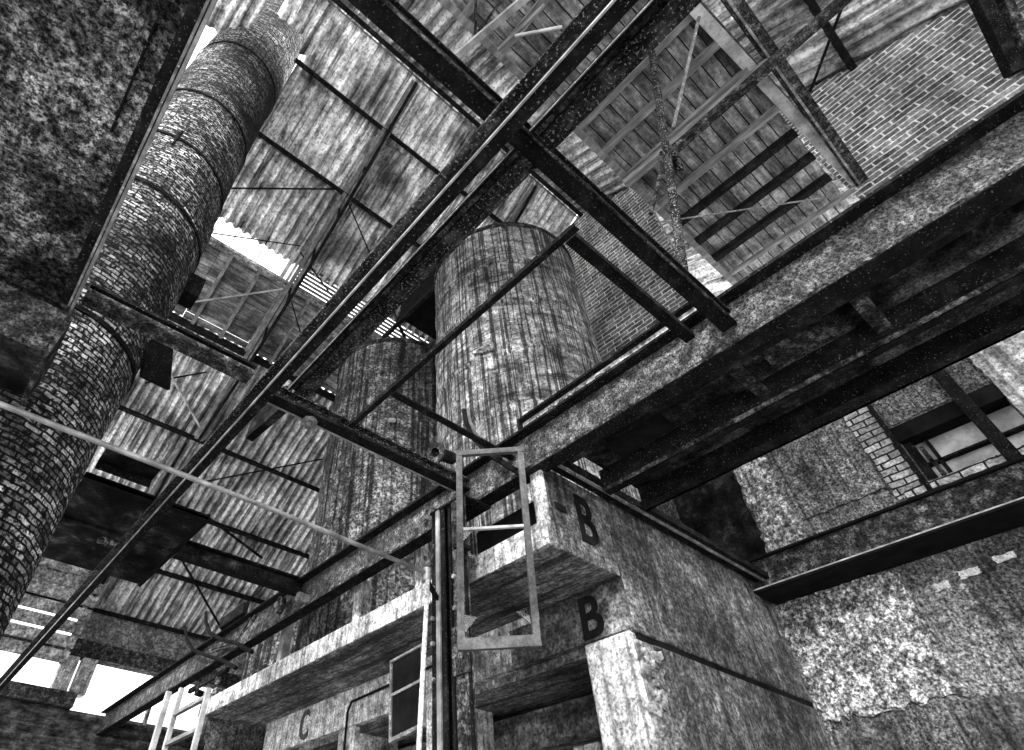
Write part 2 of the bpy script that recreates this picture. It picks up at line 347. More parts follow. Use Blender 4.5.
chim = lambda x, y: (x - CX) ** 2 + (y - CY + .12) ** 2 < (0.78 if x > CX else .92) ** 2 and x < (.22 if y < 3.12 else .17) and (x > CX - .2 or y > 3.45)
rf = MB()
XL = -2.6
for y0, y1 in ((RY, 3.2), (3.12, 4.15), (4.07, 5.24)): corr(rf, XL, XR, y0, y1, zf, (chim,), lift=.035, rag=.03)
slits = lambda x, y: (random.random() < .035)
for y0, y1 in ((6.62, 7.4), (7.32, 8.1), (8.02, 9.22), (9.14, 10.25), (10.17, YF + .1)): corr(rf, XL, XR, y0, y1, zf, (), lift=.035, rag=.03, tones=(.6, 1.0))
ro = struct('ceiling', rf, 'corrugated', 'far slope of the corrugated iron roof, stepping down away from the ridge')
rn = MB()
for y0, y1 in ((RY, 1.05), (1.12, -.3), (-.22, -1.5), (-1.42, -2.8), (-2.72, -4.2)): corr(rn, XL, 9.2, y0, y1, zn, (), pitch=.19, amp=.055, lift=.03, rag=.03, tones=(.55, 1.0))
struct('ceiling', rn, 'corrugated', 'near slope of the corrugated iron roof above the timber loft')
# clerestory: boards with battens, and the glazed gap above them
bd = thing('boarded_panel', 'old horizontal boards on battens below the bright skylight gap', 'boarding', (1.5, 6, zf(6.1)))
b = MB(); nb = 13; L0, L1 = 5.56, 6.62
for i in range(nb):
    y0 = L0 + (L1 - L0) * i / nb; y1 = y0 + (L1 - L0) / nb - .008; xs = [XL, -.6, .55, 1.6, 2.7, 4.1, XR]
    for xa, xb in zip(xs, xs[1:]):
        d = random.uniform(0, .015)
        q = b.pts([(xa + .004, y0, zf(y0) + d), (xb - .004, y0, zf(y0) + d), (xb - .004, y1, zf(y1) + d), (xa + .004, y1, zf(y1) + d),
                   (xa + .004, y0, zf(y0) + d + .02), (xb - .004, y0, zf(y0) + d + .02), (xb - .004, y1, zf(y1) + d + .02), (xa + .004, y1, zf(y1) + d + .02)])
        t = random.uniform(.55, 1.2)
        for f in ((0, 3, 2, 1), (4, 5, 6, 7), (0, 1, 5, 4), (2, 3, 7, 6), (1, 2, 6, 5), (0, 4, 7, 3)): b.face([q + i2 for i2 in f], t)
b.build('boards', 'timber', bd)
MB().prism([(-1.1, 0), (0, 0), (0, .01), (-1.1, .01)], (XL, L0, zf(L0) + .05), (XR, L0, zf(L0) + .05), (0, TF, 1)).build('added_backing', 'flat_black', bd)  # black sheet added behind the boards so no sky shows between them
for x in (.28, .72, 1.18, 1.62, 2.06, 2.5, 2.95):
    MB().bar((x, L0 - .05, zf(L0 - .05) - .03), (x, L1 + .05, zf(L1 + .05) - .03), .05, .04).build('batten', 'joist', bd)
MB().bar((XL, 5.54, zf(5.54) - .03), (XR, 5.54, zf(5.54) - .03), .1, .06).build('sill_rail', 'lintel_concrete', bd)
MB().bar((XL, 6.66, zf(6.66) - .03), (XR, 6.66, zf(6.66) - .03), .09, .08).build('bottom_rail', 'black_rust', bd)
sk = thing('window_2', 'bright skylight gap with thin glazing bars beside the chimney', 'window', (.9, 5.4, zf(5.4))); sk['kind'] = 'structure'
gb = MB()
for x in (.32, .62, 1.05): gb.bar((x, 5.12, zf(5.12)), (x, 5.56, zf(5.56)), .012, .02)
gb.build('glazing_bar', 'black_rust', sk)
MB().bar((1.50, 5.1, zf(5.1) - .02), (1.50, 5.58, zf(5.58) - .02), .06, .06).bar((1.60, 5.1, zf(5.1) - .02), (1.60, 5.58, zf(5.58) - .02), .04, .06).build('frame', 'pale_timber', sk)
lv = thing('slatted_vent', 'louvred slats letting thin lines of daylight in right of the skylight', 'vent', (2.4, 5.3, zf(5.4)))
for i in range(7):
    y = 5.20 + i * .052
    MB().bar((1.64, y, zf(y)), (XR, y, zf(y)), .044, .012).build('slat', 'joist', lv)

# purlins across the slopes
for i, (y, lab) in enumerate(((RY - .02, 'steel purlin along the ridge above the crossbeam'), (3.14, 'second roof purlin down from the ridge, ending at the chimney top'), (4.10, 'third roof purlin down from the ridge, above the skylight'),
                              (8.06, 'first purlin below the boarded panel'), (9.18, 'middle purlin of the lower roof slope'), (10.21, 'lowest purlin of the roof slope, above the far wall'))):
    xa = .12 if i in (1, 2) else -1.5
    t = thing('roof_purlin', lab, 'purlin', (xa, y, zf(y) - .12), 'steel purlins of the far roof slope')
    MB().angle((xa, y, zf(y) - .115), (XR, y, zf(y) - .115), .07, .09, .014).build('angle', 'black_rust', t)
    if i != 1: MB().bar((xa, y + .05, zf(y) - .045), (XR, y + .05, zf(y) - .045), .02, .02).build('fixing_strip', 'steel_edge', t)
single('eaves_beam', MB().bar((-.5, YF - .12, zf(YF) - .03), (XR, YF - .12, zf(YF) - .03), .05, .06), 'black_rust', 'dark eaves beam where the roof meets the far wall', 'beam')
for y, lab in ((1.05, 'near slope purlin just beyond the timber loft'), (-1.45, 'near slope purlin above the brick gable'), (-2.75, 'near slope purlin next to the roof edge')):
    single('roof_purlin', MB().angle((0, y, zn(y) - .11), (XR, y, zn(y) - .11), .07, .09, .014), 'black_rust', lab, 'purlin', 'purlins of the near roof slope')

def truss(x, y0, y1, label, n=7, depth=.38):
    t = thing('roof_truss', label, 'truss', (x, y1, zf(y1) - depth), 'steel roof trusses')
    up = lambda y: Vector((x, y, zf(y) - .15)); lo = lambda y: Vector((x, y, zf(y) - .15 - depth * math.sin(math.pi * min(1, max(0, (y - y0) / (y1 - y0)))) ))
    MB().angle(up(y0), up(y1), .07, .06, .012).angle(up(y0) + Vector((-.02, 0, 0)), up(y1) + Vector((-.02, 0, 0)), .06, .06, .012, flip=-1).build('rafter', 'joist', t)
    ys = [y0 + (y1 - y0) * i / n for i in range(n + 1)]
    mb = MB()
    for a, c in zip(ys, ys[1:]): mb.bar(lo(a), lo(c), .045, .02)
    mb.build('tie', 'black_rust', t)
    for i, y in enumerate(ys[1:-1]):
        MB().bar(up(y), lo(y), .03, .03).build('strut', 'black_rust', t)
        MB().bar(up(y) + Vector((.03, 0, 0)), lo(ys[i + 2]) + Vector((.03, 0, 0)), .025, .02).build('brace', 'joist', t)
    return t
truss(1.70, RY + .05, 8.0, 'lattice roof truss right of the skylight', 9, .42)
truss(4.3, RY + .05, 8.0, 'lattice roof truss behind the silos', 9, .42)
truss(1.55, 8.1, YF - .2, 'lower roof truss left of the first silo', 5, .3)

def rod(label, p0, p1, r=.012, material='black_rust', group='thin steel bracing rods under the roof', name='bracing_rod'):
    return single(name, MB().cyl(p0, p1, r, n=8), material, label, 'rod', group)
def RFp(px, py, d=.12):     # on the far slope, hanging d below the sheets
    c = ((px - PX) / F, (py - PY) / F, 1.0); v = Vector([sum(R[r][k] * c[r] for r in range(3)) for k in range(3)])
    t = (RZ - d + TF * RY - CAM.z) / (v.z + TF * v.y); return CAM + v * t
rod('horizontal bracing rod from the chimney to the truss', RFp(203, 188), RFp(335, 189), .014)
rod('bracing rod crossing the bright skylight', RFp(212, 233), RFp(300, 246), .01)
rod('bracing rod across the boards below the skylight', RFp(180, 304), RFp(283, 289), .014, 'pale_timber')
rod('bracing rod from the skylight corner down to the long girder', RFp(300, 252), RFp(335, 300), .012)
rod('steep bracing rod over the boarded panel', RFp(288, 290), RFp(304, 345), .012)
rod('bracing rod right of the truss under the dark sheets', RFp(345, 195), RFp(376, 268), .012)
rod('pale bracing bar below the left crossbeam', RFp(158, 352), RFp(203, 432), .02, 'pale_timber')
rod('thin bracing rod crossing the pale bar', RFp(145, 383), RFp(207, 372), .014)
rod('bracing rod behind the first silo', RFp(203, 482), RFp(322, 459), .014)
rod('bracing bar running down to the girder near the hooks', RFp(175, 548), RFp(228, 640), .02)
rod('short bracing bar below the steel beam to the girder', RFp(205, 515), RFp(262, 558), .024)

# weather boards left of the far window, beyond the chimney
wb = thing('weatherboarding', 'screen of stepped horizontal boards under the low roof between chimney and long girder', 'boarding', (.6, 10.4, 4.4))
for i in range(7):
    z = 4.42 + i * .212
    MB().prism([(-.04, 0), (.0, 0), (.05, .15), (.01, .15)], (-.9, 10.40, z), (1.50 + .02 * i, 10.40, z)).build('board', 'lintel_concrete', wb)
MB().bar((1.46, 10.47, 4.42), (1.46, 10.47, zf(10.47) - .05), .05, .06).build('stud', 'joist', wb)
MB().bar((-.2, 10.47, 4.42), (-.2, 10.47, zf(10.47) - .05), .05, .06).build('stud', 'joist', wb)

# ------------------------------------------------------------------ timber loft
ZC = 7.3
lo = thing('timber_loft', 'underside of the boarded timber loft with dark joists at upper right', 'loft', (3, .2, ZC))
b = MB(); ys = []; y = -.52
while y < .80: ys.append(y); y += .125
for (xa, xb, dz) in ((-.6, 1.0, 0), (1.0, 2.57, 0), (2.57, 3.95, 0), (3.95, 6.7, .03)):
    for y in ys:
        t = random.uniform(.55, 1.1) * (1.5 if dz else 1.0)  # boards at the wall end are paler
        b.box(xa, xb, y + .004, y + .119, ZC + dz + random.uniform(0, .012), ZC + dz + .03, t)
b.build('boards', 'timber', lo)
MB().box(-.6, 6.7, -.52, .86, ZC + .075, ZC + .09).build('added_backing', 'flat_black', lo)  # unseen black sheet added to keep the board seams dark
for x in (.15, .6, 1.05, 1.5, 2.03, 2.57, 2.95, 3.36, 3.9, 4.27, 4.64, 5.0, 5.75, 6.1, 6.5):
    MB().box(x - .035, x + .035, -.52, .86, ZC - .05, ZC + (.03 if x > 3.95 else 0)).build('joist', 'black_rust' if x > 3.95 else 'joist', lo)
MB().box(-.6, 6.7, .80, .86, ZC - .07, ZC + .03).build('edge_beam', 'joist', lo)
MB().bar(A(625, 184, Z=ZC - .12), A(770, 62, Z=ZC - .12), .07, .09).build('bearer', 'joist', lo)
MB().bar((XR - .06, .9, ZC - .03), (XR - .06, -.6, ZC - .03), .04, .05).build('wall_plate', 'joist', lo)
t = thing('tie_beam', 'pale timber tie beam along the near edge of the loft', 'beam', A(700, 15, Z=ZC))
MB().bar(A(640, -50, Z=ZC - .06), A(855, 181, X=XR - .02), .10, .09).build('baulk', 'pale_timber', t)
MB().bar(A(640, -62, Z=ZC + .03), A(857, 178, X=XR - .02) + Vector((0, 0, .08)), .05, .06).build('packer', 'joist', t)
t = thing('tie_beam', 'dark timber tie beam meeting the brick gable beside the pale one', 'beam', A(735, 0, Z=ZC))
a0 = A(690, -60, Z=ZC - .1); a1 = A(860, 180, X=XR - .02)
MB().bar(a0, a1, .12, .10).build('baulk', 'grey_rust', t)
MB().bar(a0 + Vector((0, .03, -.055)), a1 + Vector((0, .03, -.055)), .02, .012).build('edge_strip', 'steel_edge', t)
single('truss_chord', MB().bar(A(675, 149, Z=6.75), A(850, -6, Z=6.75), .06, .09), 'grey_rust', 'dark diagonal beam crossing under both tie beams of the loft', 'beam')
rod('slim rod hanging beside the brick gable', A(844, 2, Z=6.9), A(810, 92, Z=6.85), .012, group=None)
single('timber_prop', MB().bar(A(452, 60, Z=7.15), A(556, -28, Z=6.7), .055, .05), 'pale_timber', 'pale pointed timber prop below the loft at the top of the picture', 'timber')
rod('white wrapped rod beside the long girder near the top edge', A(515, 36, Z=6.6), A(562, 27, Z=6.6), .014, 'pale_timber', None)
rod('thin dark rod left of the pointed prop, running off the top edge', A(475, 45, Z=7.1), A(476, -8, Z=7.1), .012, 'grey_rust', None)
rod('slanting rod under the loft boards near the timber prop', A(478, 32, Z=7.12), A(506, -6, Z=7.12), .012, 'grey_rust', None)
rod('grey batten under the loft boards right of the timber prop', A(498, 50, Z=7.1), A(545, 5, Z=7.1), .02, 'joist', None)
# hanging rods with their knot
hr = thing('hanger_rod', 'rusty steel hanger rod from the loft down to the crossbeam', 'rod', A(685, 276, Z=4.16))
MB().cyl(A(652, 52, Z=7.28), A(684, 275, Z=4.16), .030, .026, 10).build('bar', 'speckled_rust', hr)
kn = MB(); q = A(671, 163, Z=5.63)
for i in range(9): kn.cyl(q + Vector((random.uniform(-.07, .07), random.uniform(-.07, .07), -.06)), q + Vector((random.uniform(-.09, .09), random.uniform(-.07, .07), .07)), .018, n=6)
kn.build('clamp', 'speckled_rust', hr)
rod('light thin rod sloping from the pale tie beam to the hanger clamp', A(699, 17, Z=7.2), A(673, 128, Z=6.3), .014, 'steel_edge', 'thin rods at the hanger clamp')
rod('thin rod below the hanger clamp', A(664, 160, Z=5.6), A(651, 214, Z=5.1), .014, 'grey_rust', 'thin rods at the hanger clamp')
rod('thin wire under the paler loft boards', A(660, 222, Z=6.9), A(828, 197, Z=7.1), .009, 'steel_edge', None)
t = thing('eaves_bracket', 'dark steel beam at the top right corner meeting the brick gable', 'beam', (4.9, -2.15, 7.2))
MB().bar(A(975, -12, Z=8.0), A(1015, 73, X=XR - .03), .10, .14).build('beam', 'black_rust', t)
MB().bar(A(997, -12, Z=8.0), A(1034, 70, X=XR - .03), .07, .12).build('edge', 'grey_rust', t)

# ------------------------------------------------------------------ chimney
ch = thing('chimney', 'tall round brick chimney with iron bands passing out through the roof', 'chimney', (CX, CY, 0))
mb = MB(); nseg = 72; rows = []; zs = [i * .22 for i in range(0, 62)]
prof = lambda z: CR - .004 * (z - 5) + .012 * math.sin(z * 1.3) + (.02 if 5.2 < z < 6.4 else 0)
for z in zs:
    r = prof(z)
    rows.append(mb.pts([(CX + (r + random.uniform(-.006, .006)) * math.cos(2 * math.pi * i / nseg), CY + (r + random.uniform(-.006, .006)) * math.sin(2 * math.pi * i / nseg), z) for i in range(nseg)]))
for k_ in range(len(zs) - 1):
    a, c = rows[k_], rows[k_ + 1]
    for i in range(nseg):
        j = (i + 1) % nseg; u0 = i / nseg * 2 * math.pi * CR; u1 = (i + 1) / nseg * 2 * math.pi * CR
        mb.face((a + i, a + j, c + j, c + i), 1, ((u0, zs[k_]), (u1, zs[k_]), (u1, zs[k_ + 1]), (u0, zs[k_ + 1])))
mb.face([rows[-1] + i for i in range(nseg)])
mb.build('shaft', 'chimney_brick', ch, smooth=True)
for z in (2.55, 4.4, 5.9, 6.8, 7.9, 9.6):
    r = prof(z) + .006; bb = MB(); ro_ = [bb.pts([(CX + (r + dr) * math.cos(2 * math.pi * i / nseg), CY + (r + dr) * math.sin(2 * math.pi * i / nseg), z + dz) for i in range(nseg)]) for dr, dz in ((0, -.02), (.008, -.02), (.008, .02), (0, .02))]
    for a, c in zip(ro_, ro_[1:]):
        for i in range(nseg): bb.face((a + i, a + (i + 1) % nseg, c + (i + 1) % nseg, c + i))
    bb.build('iron_band', 'black_rust', ch)
q = A(178, 135, Y=CY - .58)
MB().tube([q, q + Vector((.02, -.06, .0)), q + Vector((.02, -.07, -.1)), q + Vector((.02, -.06, -.28))], .012).build('hook', 'black_rust', ch)
bx = A(188, 292, Y=CY); single('bracket_box', MB().box(CX + .545, CX + .70, CY - .12, CY + .06, bx.z - .13, bx.z + .12), 'black_rust', 'small black box fixed to the right side of the chimney', 'box')
single('chimney_flap', MB().prism([(0, 0), (.03, 0), (.03, .55), (0, .55)], (CX + .57, CY - .1, 4.45), (CX + .80, CY + .1, 4.6)), 'black_rust', 'dark steel flap behind the left crossbeam at the chimney side', 'plate')

# ------------------------------------------------------------------ silos
def silo(cx, cy, r, z0, z1, material, label):
    t = thing('silo', label, 'silo', (cx, cy, z0), 'rusty steel silos')
    mb = MB(); n = 80; zs = []; z = z0
    while z < z1: zs.append(z); z += .06
    zs.append(z1); rows = []
    for z in zs:
        seam = .0 if (z - z0) % .75 > .06 else .012
        rows.append(mb.pts([(cx + (r + seam + .010 * math.sin(5 * a + z * 2.1) * math.sin(z * 3 + a) + random.uniform(-.003, .003)) * math.cos(a),
                             cy + (r + seam + .010 * math.sin(4 * a + z * 1.7) * math.sin(z * 3 + a)) * math.sin(a), z) for a in (2 * math.pi * i / n for i in range(n))]))
    for a, c in zip(rows, rows[1:]):
        for i in range(n): mb.face((a + i, a + (i + 1) % n, c + (i + 1) % n, c + i))
    mb.face([rows[0] + i for i in reversed(range(n))])
    t_shell = mb.build('shell', material, t, smooth=True)
    rim = MB(); rr = [rim.pts([(cx + (r + d) * math.cos(2 * math.pi * i / n), cy + (r + d) * math.sin(2 * math.pi * i / n), z1 + e) for i in range(n)]) for d, e in ((.002, -.05), (.02, -.05), (.02, .02), (-.05, .05))]
    for a, c in zip(rr, rr[1:]):
        for i in range(n): rim.face((a + i, a + (i + 1) % n, c + (i + 1) % n, c + i))
    rim.build('rim', 'grey_rust', t, smooth=False)
    cone = MB().cyl((cx, cy, z1 + .03), (cx, cy, z1 + .3), r - .03, .25, 60); cone.build('lid', 'grey_rust', t)
    return t
sB = silo(3.77, 2.97, .946, 3.41, 8.0, 'silo_steel', 'large streaked silo standing in front, right of the other silo')
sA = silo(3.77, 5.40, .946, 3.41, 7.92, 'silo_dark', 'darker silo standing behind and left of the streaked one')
def patch(parent, cx, cy, r, px, py, s):
    # lump of old white paint on the shell
    c = ((px - PX) / F, (py - PY) / F, 1.0); v = Vector([sum(R[q][k] * c[q] for q in range(3)) for k in range(3)]).normalized()
    o = Vector((CAM.x - cx, CAM.y - cy)); d = Vector((v.x, v.y)); a_ = d.dot(d); b_ = 2 * o.dot(d); c_ = o.dot(o) - (r + .02) ** 2
    t = (-b_ - math.sqrt(b_ * b_ - 4 * a_ * c_)) / (2 * a_); P = CAM + v * t
    nrm = Vector((P.x - cx, P.y - cy, 0)).normalized(); tg = Vector((-nrm.y, nrm.x, 0)); mb = MB()
    for i in range(26):
        q = P + tg * random.gauss(0, s) + Vector((0, 0, random.gauss(0, s * .45))) - nrm * .01; rr = random.uniform(.012, .03)
        b = mb.pts([q + tg * rr * math.cos(k_) * 1.3 + Vector((0, 0, 1)) * rr * math.sin(k_) + nrm * h for h in (0, .02) for k_ in (0, 1.05, 2.1, 3.14, 4.2, 5.24)])
        mb.face([b + 6 + k_ for k_ in range(6)])
        for k_ in range(6): mb.face((b + k_, b + (k_ + 1) % 6, b + 6 + (k_ + 1) % 6, b + 6 + k_))
    tag(mb.build('patch', 'lintel_concrete', next(c for c in parent.children if c.name.startswith('shell'))), 'lump of peeling pale paint')
patch(sB, 3.77, 2.97, .946, 482, 350, .045); patch(sA, 3.77, 5.40, .946, 392, 420, .022)
# dark duct between the silos
du = thing('duct', 'black steel duct seen between the two silos', 'duct', (4.2, 4.4, 7.5))
q0 = A(400, 318, Z=8.1); q1 = A(440, 285, Z=8.1); q2 = A(440, 350, Z=8.1)
w = MB(); bq = w.pts([q0, q1, q1 + Vector((.9, 0, 0)), q0 + Vector((.9, 0, 0))] + [p_ + Vector((0, 0, .9)) for p_ in (q0, q1, q1 + Vector((.9, 0, 0)), q0 + Vector((.9, 0, 0)))])
for f in ((0, 3, 2, 1), (4, 5, 6, 7), (0, 1, 5, 4), (1, 2, 6, 5), (2, 3, 7, 6), (3, 0, 4, 7)): w.face([bq + i for i in f])
w.build('box', 'flat_black', du)
MB().bar(A(383, 338, Z=8.0), A(442, 281, Z=8.0), .05, .06).build('edge_rail', 'black_rust', du)
# timber lattice behind silo tops
for i, (pa, pb) in enumerate((((388, 300), (408, 345)), ((372, 330), (392, 300)), ((410, 340), (440, 372)))):
    rod(('strut of the frame left of the black duct', 'strut leaning against the black duct frame', 'strut running behind the silo rims')[i], A(*pa, Z=8.3), A(*pb, Z=8.0), .025, 'grey_rust', 'struts around the black duct', 'strut')
# drum and fittings under the darker silo
dr = thing('drum', 'dark round drum on the canopy left of the silo base', 'drum', (3.7, 7.4, 3.42))
MB().cyl((3.75, 7.5, 3.42), (3.75, 7.5, 4.6), .62, .62, 40).build('shell', 'silo_dark', dr, smooth=False)
MB().cyl((3.75, 7.5, 4.6), (3.75, 7.5, 4.72), .62, .5, 40).build('shoulder', 'silo_dark', dr)
vl = thing('valve', 'old valve with a hanging lever in front of the dark drum', 'valve', A(330, 612, X=2.95))
q = A(328, 600, X=2.95)
MB().cyl(q + Vector((0, 0, -.02)), q + Vector((0, 0, .14)), .045, n=14).build('body', 'steel_edge', vl)
MB().tube([q + Vector((-.02, 0, .1)), q + Vector((-.04, .14, .02)), q + Vector((-.03, .2, -.25))], .012).build('lever', 'grey_rust', vl)
MB().cyl(q + Vector((0, -.16, .05)), q + Vector((0, .16, .05)), .028, n=12).build('pipe', 'grey_rust', vl)
MB().cyl(q + Vector((0, 0, -.45)), q + Vector((0, 0, -.02)), .035, n=10).build('stem', 'grey_rust', vl)
for lab, px, w_, mt in (('pale steel leg below the darker silo', 360, .11, 'concrete_pale'), ('pale leg between the silo bases beside the stanchion', 421, .08, 'concrete_pale'), ('pale timber post on the canopy left of the drum', 289, .09, 'pale_timber')):
    b_ = A(px, 620, X=2.75); single('leg_post', MB().bar((2.75, b_.y, 3.405), (2.75, b_.y, 4.25 if px > 300 else 4.0), w_, w_), mt, lab, 'post', 'posts standing on the canopy', bevel=.008)
hx = thing('opening', 'black box with rubble standing in for the dark void under the silo, on the canopy behind the open window frame', 'opening', (2.78, 2.4, 3.405))
MB().box(2.72, 2.80, 2.1, 2.75, 3.405, 3.74).build('dark_box', 'flat_black', hx)  # black box put in for the dark void under the silo
rb = MB()
for i in range(10): q = Vector((2.70, random.uniform(2.12, 2.7), 3.43 + random.uniform(0, .05))); rb.bar(q - Vector((0, .03, .01)), q + Vector((.01, .03, .015)), .03, .025)
rb.build('rubble', 'grey_rust', hx)
single('void_band', MB().box(2.82, 2.95, 2.1, 6.3, 3.405, 3.52), 'black_rust', 'black sill standing in for the dark void under the silo bases', 'band')  # black strip added to darken the gap below the silos

# ------------------------------------------------------------------ concrete bunker
bk = thing('bunker', 'board-marked concrete bunker with painted letters carrying the silos', 'bunker', (4.2, 3.6, 0))
MB().box(X1 + .003, XR, YR, YR + .11, 2.895, 3.87).box(X0 + .05, X1, YR, YR + .11, ZS + .002, 3.80).build('side_wall', 'concrete', bk, bevel=.012)
MB().box(X1 + .17, XR, YR, YR + .2, 0, 2.855).box(X1 + .1, XR - .1, YR + .03, YR + .19, 2.84, 2.91).build('side_wall', 'concrete', bk, bevel=.012)
MB().box(X1 + .04, XR, YR + .012, YR + .05, 2.855, 2.895).build('groove', 'flat_black', bk)
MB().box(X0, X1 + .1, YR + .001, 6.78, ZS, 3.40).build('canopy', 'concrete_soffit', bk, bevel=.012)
MB().box(X0 - .008, X0 + .004, YR + .01, 6.77, ZS + .01, 3.39).build('lit_canopy_skin', 'concrete_pale', bk)  # pale skin: the lit front of the canopy put into its colour
MB().box(X0 + .02, X0 + .05, YR + .005, YR + .105, ZS + .15, 3.78).build('lit_upstand_skin', 'concrete_pale', bk, bevel=.01)  # lit end of the upstand painted as a pale skin
MB().box(X1 + .1, XR, YR + .2, 8.6, ZS + .02, 3.40).build('silo_deck', 'concrete', bk)
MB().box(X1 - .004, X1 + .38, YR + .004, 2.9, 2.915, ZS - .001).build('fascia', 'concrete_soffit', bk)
MB().box(X1 - .004, X1 + .38, 2.9, 6.62, 2.915, ZS - .001).build('fascia', 'concrete_pale', bk)
MB().box(X1 - .012, X1 + .02, 2.6, 6.62, ZS - .055, ZS).build('fascia_fillet', 'concrete_pale', bk)
MB().box(X1 - .003, X1 + .34, YR + .03, 2.28, 0, 2.912).build('pier', 'concrete_pale', bk, bevel=.02)
be = MB()
random.seed(5)
for i in range(150):
    z = random.uniform(0, 2.84); x = X1 + random.uniform(.015, .17); d = random.uniform(.02, .05)
    q = Vector((random.uniform(-1, 1), random.uniform(-.3, .3), random.uniform(-1, 1))).normalized()
    be.bar(Vector((x, YR + .012, z)) - q * d, Vector((x, YR + .012, z)) + q * d, random.uniform(.02, .05), random.uniform(.02, .05), (0, 1, .2))
be.box(X1 + .01, X1 + .18, YR + .012, YR + .1, 0, 2.85)
be.build('broken_edge', 'lintel_concrete', bk)
for y0, y1 in ((3.62, 3.86), (4.86, 5.12), (6.2, 6.6)): MB().box(X1, X1 + .5, y0, y1, 0, 2.915).build('pier', 'concrete_pale', bk, bevel=.015)
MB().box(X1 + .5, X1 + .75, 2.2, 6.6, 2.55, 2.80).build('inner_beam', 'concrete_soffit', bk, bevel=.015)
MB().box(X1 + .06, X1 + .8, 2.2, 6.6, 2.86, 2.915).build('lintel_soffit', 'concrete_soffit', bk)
for y0, y1 in ((2.75, 2.98), (3.45, 3.62), (4.3, 4.5)): MB().box(X1 + .62, X1 + .85, y0, y1, 0, 2.55).build('inner_post', 'concrete_pale', bk, bevel=.012)
MB().box(XR - .6, XR - .5, YR + .2, 8.0, 0, 3.2).build('back_wall', 'soot_plate', bk)
q = [A(205, 716, X=X0 + .1), A(212, 668, X=X0 + .1), A(245, 688, X=X0 + .3)]
gs = MB(); b_ = gs.pts([(X0 + .05, 6.79, 3.0), (X0 + .05, 6.79, 3.4), (X1 + .2, 6.79, 3.4), (X1 + .2, 6.79, 2.7), (X0 + .05, 7.15, 3.3), (X0 + .05, 7.15, 3.55), (X1 + .2, 7.15, 3.55), (X1 + .2, 7.15, 3.1)])
for f in ((0, 3, 2, 1), (4, 5, 6, 7), (0, 1, 5, 4), (1, 2, 6, 5), (2, 3, 7, 6), (3, 0, 4, 7)): gs.face([b_ + i for i in f])
gs.build('haunch', 'concrete', bk, bevel=.01)
letter('B', .365, .004, (X1 - .009, 2.275, 2.935), (0, -1, 0), (0, 0, 1), .007, .90).build('painted_letter', 'flat_black', bk)
letter('C', .36, .004, (X1 - .009, 5.86, 2.945), (0, -1, 0), (0, 0, 1), .008, .75).build('painted_letter', 'faded_paint', bk)
letter('B', .48, .004, (2.775, YR - .005, 3.36), (1, 0, 0), (0, 0, 1), .008, .72).build('painted_letter', 'flat_black', bk)
MB().box(2.575, 2.68, YR - .008, YR, 3.50, 3.545).build('painted_dash', 'flat_black', bk)
MB().tube([(X1 - .03, 4.95, 2.2), (X1 - .03, 4.95, 3.02), (X1 - .03, 4.9, 3.1), (X1 - .03, 3.3, 3.14)], .011).build('conduit', 'black_rust', bk)

# ------------------------------------------------------------------ level of the crossbeams
ZL = 3.92
G = 2.49
rg = thing('runway_girder', 'long riveted runway girder on the stanchion, crossing in front of the silos', 'girder', (G, 2.6, 3.77))
MB().box(G - .045, G + .07, -3.2, YF, 3.76, 3.782).build('bottom_flange', 'black_rust', rg)  # black flanges and paler web carry the girder's shade and light
rw = MB().box(G - .008, G + .008, 1.84, YF, 3.782, 4.055).box(G - .008, G + .008, -3.2, 1.84, 3.782, 4.055)
rw = rw.build('web', 'girder_web', rg)
MB().box(G - .085, G + .07, -3.2, YF, 4.055, 4.075).build('top_flange', 'black_rust', rg)
MB().box(G - .047, G - .043, -3.2, YF, 3.765, 3.786).build('lip', 'grey_rust', rg)
for i, (y, z) in enumerate(((3.05, 3.98), (3.05, 3.88), (2.95, 3.93), (4.9, 3.92), (5.3, 3.95))): MB().cyl((G - .03, y, z), (G - .008, y, z), .022, n=10).build('bolt', 'grey_rust', rw)
ib = thing('rail_beam', 'small rolled steel beam with raised lettering lying on the girder', 'beam', (G, 1, 4.075))
MB().box(G - .05, G + .06, .60, 1.99, 4.077, 4.095).build('bottom_flange', 'black_rust', ib)  # flanges black as shaded undersides, web pale as if lit
MB().box(G - .006, G + .006, .60, 1.99, 4.095, 4.19).build('web', 'concrete_pale', ib)
MB().box(G - .05, G + .06, .60, 1.99, 4.19, 4.208).build('top_flange', 'black_rust', ib)
MB().box(G - .05, G - .006, 1.975, 1.99, 4.095, 4.19).build('end_plate', 'black_rust', ib)
letter('L  DOM  L DE', .075, .003, (G - .008, 1.86, 4.115), (0, -1, 0), (0, 0, 1), 0, 1.45).build('rolled_lettering', 'faded_paint', ib)

# stanchion carrying it
YP = 2.66
st = thing('stanchion', 'tall steel stanchion carrying the runway girder in front of the canopy', 'post', (2.36, YP, 0))
MB().box(2.30, 2.312, YP - .02, YP + .11, 0, 3.742).build('flange', 'black_rust', st)
sf = MB().box(2.30, 2.312, YP - .235, YP - .10, 0, 3.742)
sf = sf.build('flange', 'grey_rust', st)
MB().box(2.36, 2.372, YP - .17, YP + .11, 0, 3.742).build('flange', 'black_rust', st)
MB().box(2.312, 2.36, YP - .07, YP - .05, 0, 3.742).build('web', 'black_rust', st)
MB().box(2.288, 2.30, YP + .02, YP + .055, 0, 3.742).build('edge_angle', 'pipe_steel', st)
MB().box(2.288, 2.30, YP - .235, YP - .215, 0, 3.742).build('edge_angle', 'black_rust', st)
MB().box(2.275, 2.288, YP - .235, YP - .10, 2.62, 2.88).build('batten_plate', 'grey_rust', st)
